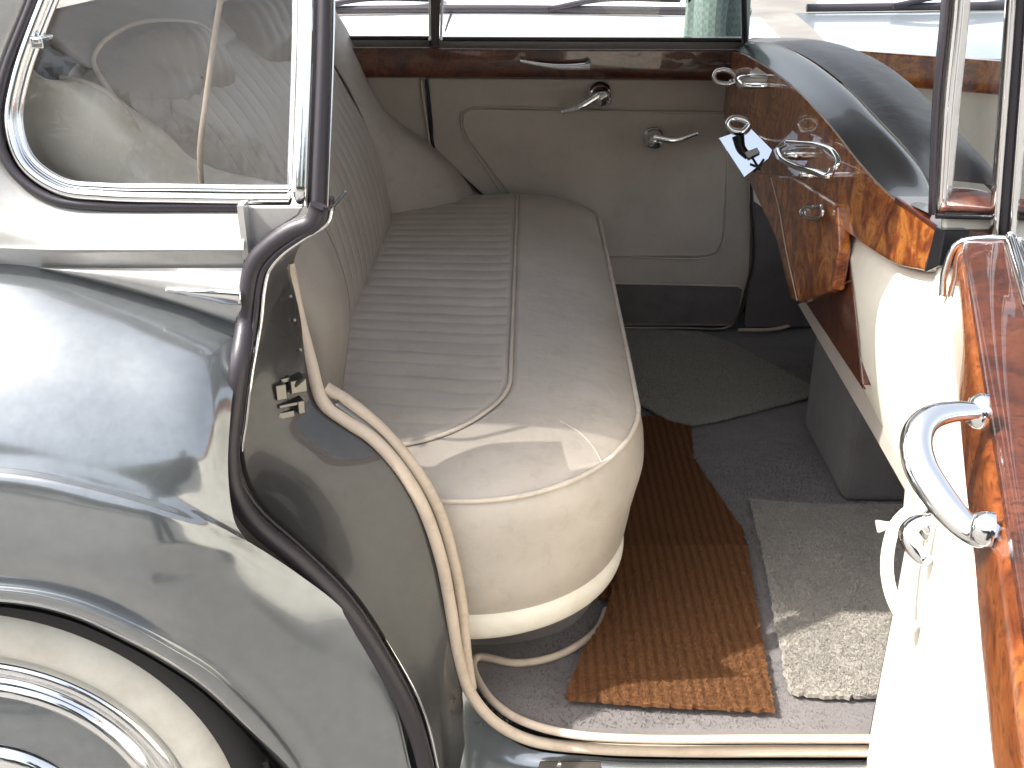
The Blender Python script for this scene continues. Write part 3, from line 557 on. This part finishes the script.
# ---------------- near B post and front window
def Nb(l,y=1.18): return [UY(a,b,y) for a,b in l]
b=MB(); b.loft([Nb([(950,-190),(941,0),(932,100),(928,215)],1.21),Nb([(955,-190),(947,0),(937,100),(932,215)],1.185),Nb([(960,-190),(951,0),(941,100),(936,215)],1.185)],20,6); bp_=O_('b_post',b,M['rubber'],car,thick=.004)
b=MB(); b.loft([Nb([(961,-190),(952,0),(942,100),(936,215)],1.186),Nb([(968,-190),(959,0),(949,100),(941,215)],1.172),Nb([(977,-190),(968,0),(958,100),(948,216)],1.186)],20,12); O_('post_chrome',b,M['chrome'],bp_,thick=.003,off=1)
b=MB(); b.loft([Nb([(938,195),(975,197),(1003,204),(1060,206)],1.20),Nb([(938,200),(975,203),(1003,213),(1060,215)],1.185),Nb([(938,214),(975,215),(1060,217)],1.17)],20,8); fw=O_('front_window_ledge',b,M['walnutt'],car,thick=.01)
T('ledge_bead',[(942,193,1.20),(960,192,1.20),(985,197,1.20),(1000,203,1.20),(1060,204,1.20)],.005,M['cream'],fw)
T('ledge_line',[(936,216,1.165),(975,217,1.165),(1060,219,1.165)],.003,M['gloss'],fw)
b=MB(); b.poly(Nb([(948,194),(1060,197),(1060,-190),(974,-190)],1.205),(0,.004,0)); O_('front_glass',b,M['glass'],car)
b=MB(); b.loft([Nb([(945,218),(960,219),(1060,220)],1.185),Nb([(941,262),(957,262),(1060,265)],1.175),Nb([(915,420),(960,420),(1060,420)],1.178),Nb([(905,520),(960,520),(1060,520)],1.18)],30,30); O_('b_post_trim',b,M['cream'],car,thick=.01,off=1)
# ---------------- open rear door
HX,HY=.497,1.185; pA=UZ(962,242,1.165); pB=UZ(1024,640,1.165)
dd=(pB-pA)[:2]; dd/=np.linalg.norm(dd); DX=np.array((dd[0],dd[1],0)); NX=np.array((dd[1],-dd[0],0)); 
if NX[0]>0: NX=-NX
print('door dir',DX,NX,pA,pB,UZ(952,285,1.10),UZ(998,768,1.10))
H0=np.array((pA[0],pA[1],0))
def D(s,n,z): return H0+DX*s+NX*n+np.array((0,0,z))
def UD(px,py,n): return UP(px,py,D(0,n,0),NX)
rd=E_('open_rear_door',parent=car); rd['label']='rear door swung wide open, cream leather inside with walnut capping'
b=MB(); G=[]
for s in np.linspace(0,1.0,50):
    G.append([D(s-.035*(1.1-z)/.7*(1-s),n,z) for n,z in [(-.012,1.10),(-.004,1.095),(.0,1.05),(.0,.9),(-.002,.7),(-.002,.5),(-.004,.38),(-.012,.33)]])
b.grid(crt(np.array(G).transpose(1,0,2),40)); O_('inner_panel',b,M['cream'],rd)
b=MB(); b.grid([[D(-.035*(1.1-z)/.7,n,z) for z in np.linspace(.33,1.10,12)] for n in (-.001,-.012,-.03,-.08)]); O_('hinge_edge',b,M['jamb'],rd)
b=MB(); G=[]
for s in np.linspace(0,1.0,40): G.append([D(s,n,z) for n,z in [(-.08,.33),(-.10,.5),(-.11,.8),(-.10,1.0),(-.085,1.10),(-.06,1.14)]])
b.grid(crt(np.array(G).transpose(1,0,2),30)); O_('outer_skin',b,M['wing'],rd)
b=MB(); G=[]
for s in np.linspace(0,1.0,60): G.append([D(s,n,z) for n,z in [(-.004,1.098),(.004,1.100),(.006,1.112),(.005,1.150),(.0,1.163)]])
b.grid(crt(np.array(G).transpose(1,0,2),24)); O_('capping_face',b,M['walnutm'],rd)
b=MB(); G=[]
for s in np.linspace(0,1.0,60): G.append([D(s,n,z) for n,z in [(.0,1.1632),(-.003,1.167),(-.012,1.169),(-.03,1.171),(-.042,1.172),(-.044,1.165)]])
b.grid(crt(np.array(G).transpose(1,0,2),20)); O_('capping_top',b,M['walnutt'],rd)
b=MB(); b.tube([D(s,-.048,1.176) for s in (0,.5,1.0)],.0055,40,10); b.tube([D(s,-.058,1.172) for s in (0,.5,1.0)],.004,40,10); O_('window_channel',b,M['chrome'],rd)
b=MB(); b.tube([D(s,-.068,1.168) for s in (0,.5,1.0)],.007,40,10); O_('channel_rubber',b,M['rubber'],rd)
b=MB(); b.tube([D(0.0,.01,1.10),D(0,.012,1.13),D(0,.004,1.162),D(0,-.02,1.171),D(0,-.045,1.173)],.004,40,8); O_('capping_end_strip',b,M['chrome'],rd)
# frame upright of the open door
b=MB(); b.loft([Nb([(1015,-190),(1005,0),(988,235)],1.17),Nb([(1020,-190),(1010,0),(993,238)],1.155),Nb([(1026,-190),(1016,0),(998,242)],1.155)],20,8); q=O_('frame_upright',b,M['chrome'],rd,thick=.004)
b=MB(); b.loft([Nb([(1027,-190),(1017,0),(999,242)],1.158),Nb([(1036,-190),(1027,0),(1009,245)],1.16)],20,4); O_('frame_rubber',b,M['rubber'],rd,thick=.004)
b=MB(); b.loft([Nb([(1037,-190),(1028,0),(1010,245)],1.155),Nb([(1044,-190),(1035,0),(1016,248)],1.16)],20,4); O_('frame_upright',b,M['chrome'],rd,thick=.004)
# chrome pull, loop and release on the door, measured by their distance from the lens
def ND(l,k=0):
    """points between two known points of the door: (px,py,fraction)"""
    A=UD(*l[0][:2],.006); B=UD(*l[-1][:2],.006); a=np.linalg.norm(A-O); b_=np.linalg.norm(B-O); out=[]
    for i,q in enumerate(l):
        r=ray(*q[:2]); r/=np.linalg.norm(r); t=i/(len(l)-1); out.append(O+r*(a*(1-t)+b_*t))
    return out
PH=ND([(986,412),(972,411),(950,412),(932,417),(920,428),(916,446),(921,468),(934,490),(951,512),(971,531),(985,537),(993,530)])
b=MB(); b.tube(PH,.0080,140,16,sq=1.2,taper=lambda t:.6+.55*math.sin(math.pi*t)**.7); O_('pull_handle',b,M['chrome'],rd)
b=MB(); b.lathe([(.013,0),(.013,.006),(.009,.012),(0,.013)],PH[0],NX,20); O_('handle_rosette',b,M['chrome'],rd)
b=MB(); b.lathe([(.011,0),(.011,.006),(.008,.012),(0,.013)],PH[-1],NX,20); O_('handle_rosette',b,M['chrome'],rd)
LP=ND([(925,503),(908,511),(896,524),(889,545),(887,570),(892,596),(902,616),(914,629)])
b=MB(); b.tube(LP,.0042,100,12,sq=1.7); O_('leather_loop',b,M['cream'],rd)
rp=UD(926,532,.0); b=MB(); b.lathe([(.017,0),(.017,.004),(.012,.008),(.008,.012),(0,.013)],UD(930,524,.0),NX,28); O_('release_rosette',b,M['chrome'],rd)
q0=ND([(932,518),(918,522),(908,532),(912,545),(924,560),(928,556)]); b=MB(); b.tube(q0,.0055,50,12,sq=1.3,taper=lambda t:.8+.7*math.sin(math.pi*t)); O_('release_lever',b,M['chrome'],rd)
dk=np.linalg.norm(UD(922,524,.004)-O)-.01
def RD(px,py,k=0): r=ray(px,py); return O+r/np.linalg.norm(r)*(dk+k)
q0=[RD(926,524),RD(905,525,-.004),RD(892,525,-.006)]; qe=[RD(893,525,-.006),RD(870,527,-.008)]
b=MB(); b.tube(q0,.0022,16,8); O_('winder_spindle',b,M['chrome'],rd)
dr=qe[1]-qe[0]; dr/=np.linalg.norm(dr); b=MB(); b.lathe([(.0,0),(.0035,0),(.0042,.006),(.0068,.015),(.0066,.017),(0,.0172)],qe[0],dr,20); O_('winder_knob',b,M['knob'],rd)
# ---------------- roof and far body shell (shade the cabin)
b=MB(); G=[]
for x in np.linspace(-1.35,1.5,30):
    k=1-((x-.1)/2.2)**2; G.append([(x,y,z-.25*(1-k)) for y,z in [(1.24,1.60),(1.26,1.66),(1.40,1.73),(1.70,1.77),(1.95,1.78),(2.2,1.77),(2.48,1.73),(2.60,1.66),(2.62,1.60)]])
b.grid(crt(np.array(G).transpose(1,0,2),30)); O_('roof',b,M['body'],car,thick=.03,off=-1)
b=MB(); b.grid([[(x,y,z) for x in (-1.4,-.6,.2,1.0,1.9)] for y,z in ((2.68,1.16),(2.76,1.0),(2.80,.7),(2.76,.35),(2.72,.25))]); O_('far_body_side',b,M['wing'],car,thick=.01)
b=MB(); G=[]
for y in np.linspace(1.2,2.6,14): G.append([(-1.25,y,1.50),(-1.42,y,1.35),(-1.65,y,1.12),(-2.0,y,.95),(-2.35,y,.75),(-2.45,y,.5)])
b.grid(G); O_('boot',b,M['wing'],car,thick=.01)
# =================================================================== loose mats on the floor
def matpatch(name,outl,z,m,label,cat,group=None,h=.007,fib=0,fl_len=.006,fcols=None,jag=.0):
    P=[UZ(a,b,z) for a,b in outl]; pts=[]
    for i in range(len(P)):
        a,b=P[i],P[(i+1)%len(P)]; k=max(2,int(np.linalg.norm(b-a)/.006))
        for t in np.linspace(0,1,k,endpoint=False):
            q=a*(1-t)+b*t; q=q+np.array((rng.normal(0,jag),rng.normal(0,jag),0)); pts.append(q)
    c=np.mean(pts,axis=0)
    # grid clipped to the outline so the mat can undulate
    import mathutils
    poly=[(p[0],p[1]) for p in pts]
    def inside(x,y):
        r=False; j=len(poly)-1
        for i in range(len(poly)):
            xi,yi=poly[i]; xj,yj=poly[j]
            if (yi>y)!=(yj>y) and x<(xj-xi)*(y-yi)/(yj-yi+1e-12)+xi: r=not r
            j=i
        return r
    f=[]; mb=MB(); mb.poly([np.array((p[0],p[1],z-.003)) for p in pts],(0,0,h))
    if fib:
        xs=[p[0] for p in poly]; ys=[p[1] for p in poly]; V=[];Fa=[]; n=0
        pl0=[(UZ(a,b,z)[0],UZ(a,b,z)[1]) for a,b in outl]; poly=pl0
        while n<fib:
            x=random.uniform(min(xs),max(xs)); y=random.uniform(min(ys),max(ys))
            if not inside(x,y): continue
            a=random.uniform(0,6.28); L=fl_len*random.uniform(.5,1.3); w=.0009; tx,ty=random.gauss(0,.6)*L,random.gauss(0,.6)*L; zz=z-.003+h
            V+=[(x-w*math.cos(a),y-w*math.sin(a),zz-.001),(x+w*math.cos(a),y+w*math.sin(a),zz-.001),(x+tx,y+ty,zz+L*.7)]; Fa.append((3*n,3*n+1,3*n+2)); n+=1
        mb.add(V,Fa,False)
    o=O_(name,mb,m); tag(o,label,cat,group); return o
M['coir2']=coir((.08,.036,.018),(.21,.095,.044),(.38,.20,.10))
matpatch('coir_mat',[(640,418),(664,417),(690,421),(693,458),(710,484),(742,530),(750,560),(745,575),(600,600),(600,560)],.424,M['coir2'],'dark brown coir mat lying half under the lighter one, against the seat base','mat','ribbed coir mats on the carpet',fib=26000,fl_len=.006,jag=.0016)
matpatch('coir_mat',[(625,547),(746,547),(755,600),(765,660),(773,711),(700,708),(620,703),(564,699),(585,650),(604,620)],.4325,M['coir'],'lighter brown coir mat nearest the door sill, with straight cut edges','mat','ribbed coir mats on the carpet',fib=38000,fl_len=.006,jag=.0016)
matpatch('carpet_offcut',[(560,333),(640,330),(700,333),(735,345),(762,360),(790,375),(816,389),(812,396),(790,402),(752,412),(715,421),(692,425),(668,420),(640,404),(600,380)],.430,M['rug2'],'worn greenish grey carpet offcut with rounded frayed edge near the far door','rug',None,fib=24000,fl_len=.006,jag=.001)
matpatch('carpet_offcut',[(750,500),(775,503),(830,506),(960,506),(960,560),(960,690),(865,698),(820,697),(789,693),(775,620),(762,550)],.430,M['rug'],'pale grey rectangular carpet piece lying beside the open door','rug',None,fib=42000,fl_len=.007,jag=.0016)
# =================================================================== outside
def ground():
    m=mat('concrete',(.30,.285,.26),.9); v=coords(m)
    n=noise(m,v,.8,8,.65); n2=noise(m,v,160,4,.7)
    lk(m,ramp(m,n,[(.3,(.13,.12,.11)),(.7,(.22,.21,.195))]),P_(m).inputs['Base Color']); lk(m,bump(m,n2,.6,.004),P_(m).inputs['Normal']); return m
b=MB(); b.grid([[(x,y,0) for x in np.linspace(-600,600,9)] for y in np.linspace(-600,600,9)]); tag(O_('ground',b,ground()),kind='structure')
def leafmat():
    m=mat('foliage',(.05,.07,.03),.7); v=coords(m); lk(m,ramp(m,noise(m,v,2.5,4,.6),[(.3,(.03,.045,.018)),(.7,(.085,.11,.045))]),P_(m).inputs['Base Color']); return m
lm=leafmat(); bark=mat('bark',(.09,.07,.05),.9)
trees=[(-8,-17,7,'broad dark tree left of the open yard, mirrored in the rear wing'),(-15,-20,9,'tallest rounded tree at the left end of the tree row'),(-2.5,-21,6,'low spreading tree in the middle of the mirrored row'),(4,-19,7,'rounded tree to the right of the low spreading one'),(11,-22,9,'tall tree at the right end of the mirrored row'),(-22,-14,8,'tree farthest to the rear of the parked saloon'),(0.8,-13,6,'smallest tree, nearest to the saloon in the mirrored row'),(-5,-24,10,'tree behind the low spreading one, taller than it'),(-11,-12,6,'short tree in front of the two tall ones at the left'),(-6.0,-12.0,6.5,'large spreading tree nearest to the rear quarter of the saloon')]
for i,(x,y,h,lb) in enumerate(trees):
    t=E_('broadleaf_tree',lb,'tree','trees mirrored in the paintwork'); t.location=(x,y,0)
    b=MB(); b.tube([(0,0,0),(.1,.1,h*.3),(-.1,0,h*.6)],.22,12,8,taper=lambda q:1-.6*q)
    for k in range(5):
        a=k*1.3; b.tube([(0,0,h*.3),(math.cos(a)*h*.15,math.sin(a)*h*.15,h*.5),(math.cos(a)*h*.3,math.sin(a)*h*.3,h*.65)],.09,8,6,taper=lambda q:1-.7*q)
    O_('trunk',b,bark,t)
    V=[];Fa=[]; cl=[(random.gauss(0,h*.24),random.gauss(0,h*.24),h*random.uniform(.35,.85),random.uniform(.1,.2)*h) for _ in range(26)]
    for k in range(9000):
        cx,cy,cz_,r=random.choice(cl); d=np.array([random.gauss(0,1) for _ in range(3)]); d/=np.linalg.norm(d); p=np.array((cx,cy,cz_))+d*r*random.uniform(.6,1.05); s=.13
        a=np.array([random.gauss(0,1) for _ in range(3)])*s; c2=np.array([random.gauss(0,1) for _ in range(3)])*s; V+=[p,p+a,p+c2]; Fa.append((3*k,3*k+1,3*k+2))
    b=MB(); b.add(V,Fa,False); O_('crown',b,lm,t)
# neighbouring cars beyond the far windows
M['silver']=paint('silver_white_paint',(.72,.72,.75),.1,.3); blueg=mat('blue_tinted_glass',(.45,.50,.54),.05,coat=1)
def nb_car(name,x0,x1,label,y=4.1,zb=.98,pm=None):
    silver=pm or M['silver']
    t=E_(name,label,'car','cars parked beyond the saloon'); t.location=((x0+x1)/2,y,0); ox,oy=(x0+x1)/2,y
    L=lambda P:[(p[0]-ox,p[1]-oy,p[2]) for p in P]
    b=MB(); prof=[(y,.25),(y-.06,.5),(y-.04,.75),(y+.03,zb-.10),(y+.2,zb-.03),(y+.55,zb+.015),(y+.95,zb+.05)]
    b.loft([L([(x0+(.1 if k<3 else 0),q,z),(x0*.75+x1*.25,q-.02,z+.01),((x0+x1)/2,q-.03,z+.02),(x1,q,z)]) for k,(q,z) in enumerate(prof)],40,50); bd=O_('bonnet',b,silver,t)
    b=MB(); b.loft([L([(x0+.1,y+.95,zb+.06),((x0+x1)/2,y+.90,zb+.07),(x1-.1,y+.95,zb+.06)]),L([(x0+.25,y+1.5,zb+.50),((x0+x1)/2,y+1.45,zb+.52),(x1-.25,y+1.5,zb+.50)])],20,8); O_('windscreen',b,blueg,t)
    b=MB(); b.loft([L([(x0+.22,y+1.5,zb+.50),((x0+x1)/2,y+1.45,zb+.52),(x1-.22,y+1.5,zb+.50)]),L([(x0+.22,y+2.3,zb+.58),((x0+x1)/2,y+2.3,zb+.6),(x1-.22,y+2.3,zb+.58)]),L([(x0+.22,y+3.4,zb+.3),((x0+x1)/2,y+3.4,zb+.3),(x1-.22,y+3.4,zb+.3)])],20,12); O_('cabin_roof',b,silver,t)
    b=MB(); b.tube(L([(x0+.05,y+.93,zb+.075),((x0+x1)/2,y+.88,zb+.09),(x1-.05,y+.93,zb+.075)]),.018,30,8); O_('windscreen_seal',b,M['rubber'],t)
    for k in (.2,.62):
        xa=x0+(x1-x0)*k; b=MB(); b.tube(L([(xa,y+.86,zb+.09),(xa+.25,y+.9,zb+.13),(xa+.6,y+.95,zb+.125)]),.012,20,8); O_('wiper',b,M['rubber'],t)
    b=MB(); b.tube(L([(x0+(x1-x0)*.45,y+.0,zb-.12),(x0+(x1-x0)*.45,y+.4,zb+.01),(x0+(x1-x0)*.45,y+.88,zb+.065)]),.006,20,6); O_('panel_gap',b,M['dark'],t)
nb_car('silver_car',-1.5,1.05,'white saloon whose bonnet fills the far rear side windows')
nb_car('silver_car',1.25,3.4,'white car with blue tinted windscreen behind the division, to the right',4.3,.98,paint('blue_grey_paint',(.26,.30,.34),.3,.3))
# person beyond
def person(name,label,joints,edges,rad,m,loc,extras=()):
    o_=E_(name,label,'person'); o_.location=loc
    me=bpy.data.meshes.new('body'); me.from_pydata(joints,edges,[]); ob=bpy.data.objects.new('body',me); C.objects.link(ob); ob.parent=o_
    sk=ob.modifiers.new('skin','SKIN'); 
    if not me.skin_vertices: bpy.context.view_layer.update()
    for i,r in enumerate(rad): me.skin_vertices[0].data[i].radius=r if isinstance(r,tuple) else (r,r)
    me.skin_vertices[0].data[0].use_root=True
    ob.modifiers.new('sub','SUBSURF').levels=2; ob.modifiers['sub'].render_levels=2; me.materials.append(m); return o_
def cloth(name,c1,c2,chk=True):
    m=mat(name,c1,.9); 
    if chk:
        v=coords(m); n=nd(m,'ShaderNodeTexChecker'); n.inputs['Scale'].default_value=90; n.inputs['Color1'].default_value=(*c1,1); n.inputs['Color2'].default_value=(*c2,1); lk(m,v,n.inputs[0]); lk(m,n.outputs[0],P_(m).inputs['Base Color'])
    return m
J=[(0,0,.95),(0,0,1.15),(0,0,1.35),(0,.0,1.47),(0,0,1.55),(0,0,1.66),(0,0,1.75),
   (.10,0,.88),(.11,-.01,.5),(.11,0,.08),(.11,-.12,.04),(-.10,0,.88),(-.11,-.01,.5),(-.11,0,.08),(-.11,-.12,.04),
   (.19,0,1.40),(.24,.0,1.14),(.22,-.12,.92),(.21,-.16,.85),(-.19,0,1.40),(-.24,0,1.14),(-.22,-.12,.92),(-.21,-.16,.85)]
Ee=[(0,1),(1,2),(2,3),(3,4),(4,5),(5,6),(0,7),(7,8),(8,9),(9,10),(0,11),(11,12),(12,13),(13,14),(2,15),(15,16),(16,17),(17,18),(2,19),(19,20),(20,21),(21,22)]
Rd=[(.16,.12),(.15,.11),(.18,.12),.07,.06,.095,.07,.09,.065,.045,.04,.09,.065,.045,.04,.06,.05,.035,.03,.06,.05,.035,.03]
person('person','person in a green checked shirt standing beyond the far rear door glass',J,Ee,Rd,cloth('green_check',(.10,.15,.135),(.14,.19,.175)),(.585,3.45,0)).rotation_euler=(0,0,math.radians(75))
JP=[(0,0,.92),(0,0,1.12),(0,-.02,1.33),(0,-.03,1.44),(0,-.03,1.52),(0,-.05,1.60),(0,-.05,1.70),
   (.10,0,.86),(.12,.02,.48),(.13,-.02,.08),(.14,.12,.04),(-.10,0,.86),(-.13,.0,.48),(-.16,-.04,.08),(-.18,.10,.04),
   (.19,-.02,1.38),(.25,-.02,1.16),(.16,.10,1.28),(.07,.16,1.44),(-.19,-.02,1.38),(-.25,-.02,1.16),(-.16,.10,1.28),(-.07,.16,1.44)]
ph=person('person','person in dark trousers facing the wing, seen only as a reflection in the grey paint',JP,Ee,[(.19,.14),(.18,.13),(.21,.15),.08,.07,.11,.08,.115,.10,.085,.05,.115,.10,.085,.05,.08,.07,.05,.04,.08,.07,.05,.04],mat('dark_clothes',(.05,.05,.055),.9),(-.03,-.40,0))
# =================================================================== light
w=bpy.data.worlds.new('World'); sc.world=w; w.use_nodes=True; nt=w.node_tree; bg=nt.nodes['Background']
sky=nt.nodes.new('ShaderNodeTexSky'); sky.sky_type='NISHITA'; sky.sun_disc=False
SD=np.array((-.72,-.17,1.0)); SD/=np.linalg.norm(SD)
el=math.asin(SD[2]); az=math.atan2(SD[0],SD[1])
sky.sun_elevation=el; sky.sun_rotation=az; sky.air_density=1.2; sky.dust_density=5; sky.ozone_density=1
hs=nt.nodes.new('ShaderNodeHueSaturation'); hs.inputs['Saturation'].default_value=.4; hs.inputs['Value'].default_value=1.1; nt.links.new(sky.outputs[0],hs.inputs['Color']); nt.links.new(hs.outputs[0],bg.inputs[0]); bg.inputs[1].default_value=.15
su=bpy.data.lights.new('sun','SUN'); su.energy=3.5; su.angle=math.radians(.5); su.color=(1,.955,.88)
so=bpy.data.objects.new('sun',su); C.objects.link(so); so.rotation_euler=Vector(SD).to_track_quat('Z','Y').to_euler(); so.location=(-5,-2,8)
sc.view_settings.view_transform='Standard'; sc.view_settings.look='None'; sc.view_settings.exposure=1.3; sc.view_settings.gamma=1
sc.render.resolution_x=1024; sc.render.resolution_y=768
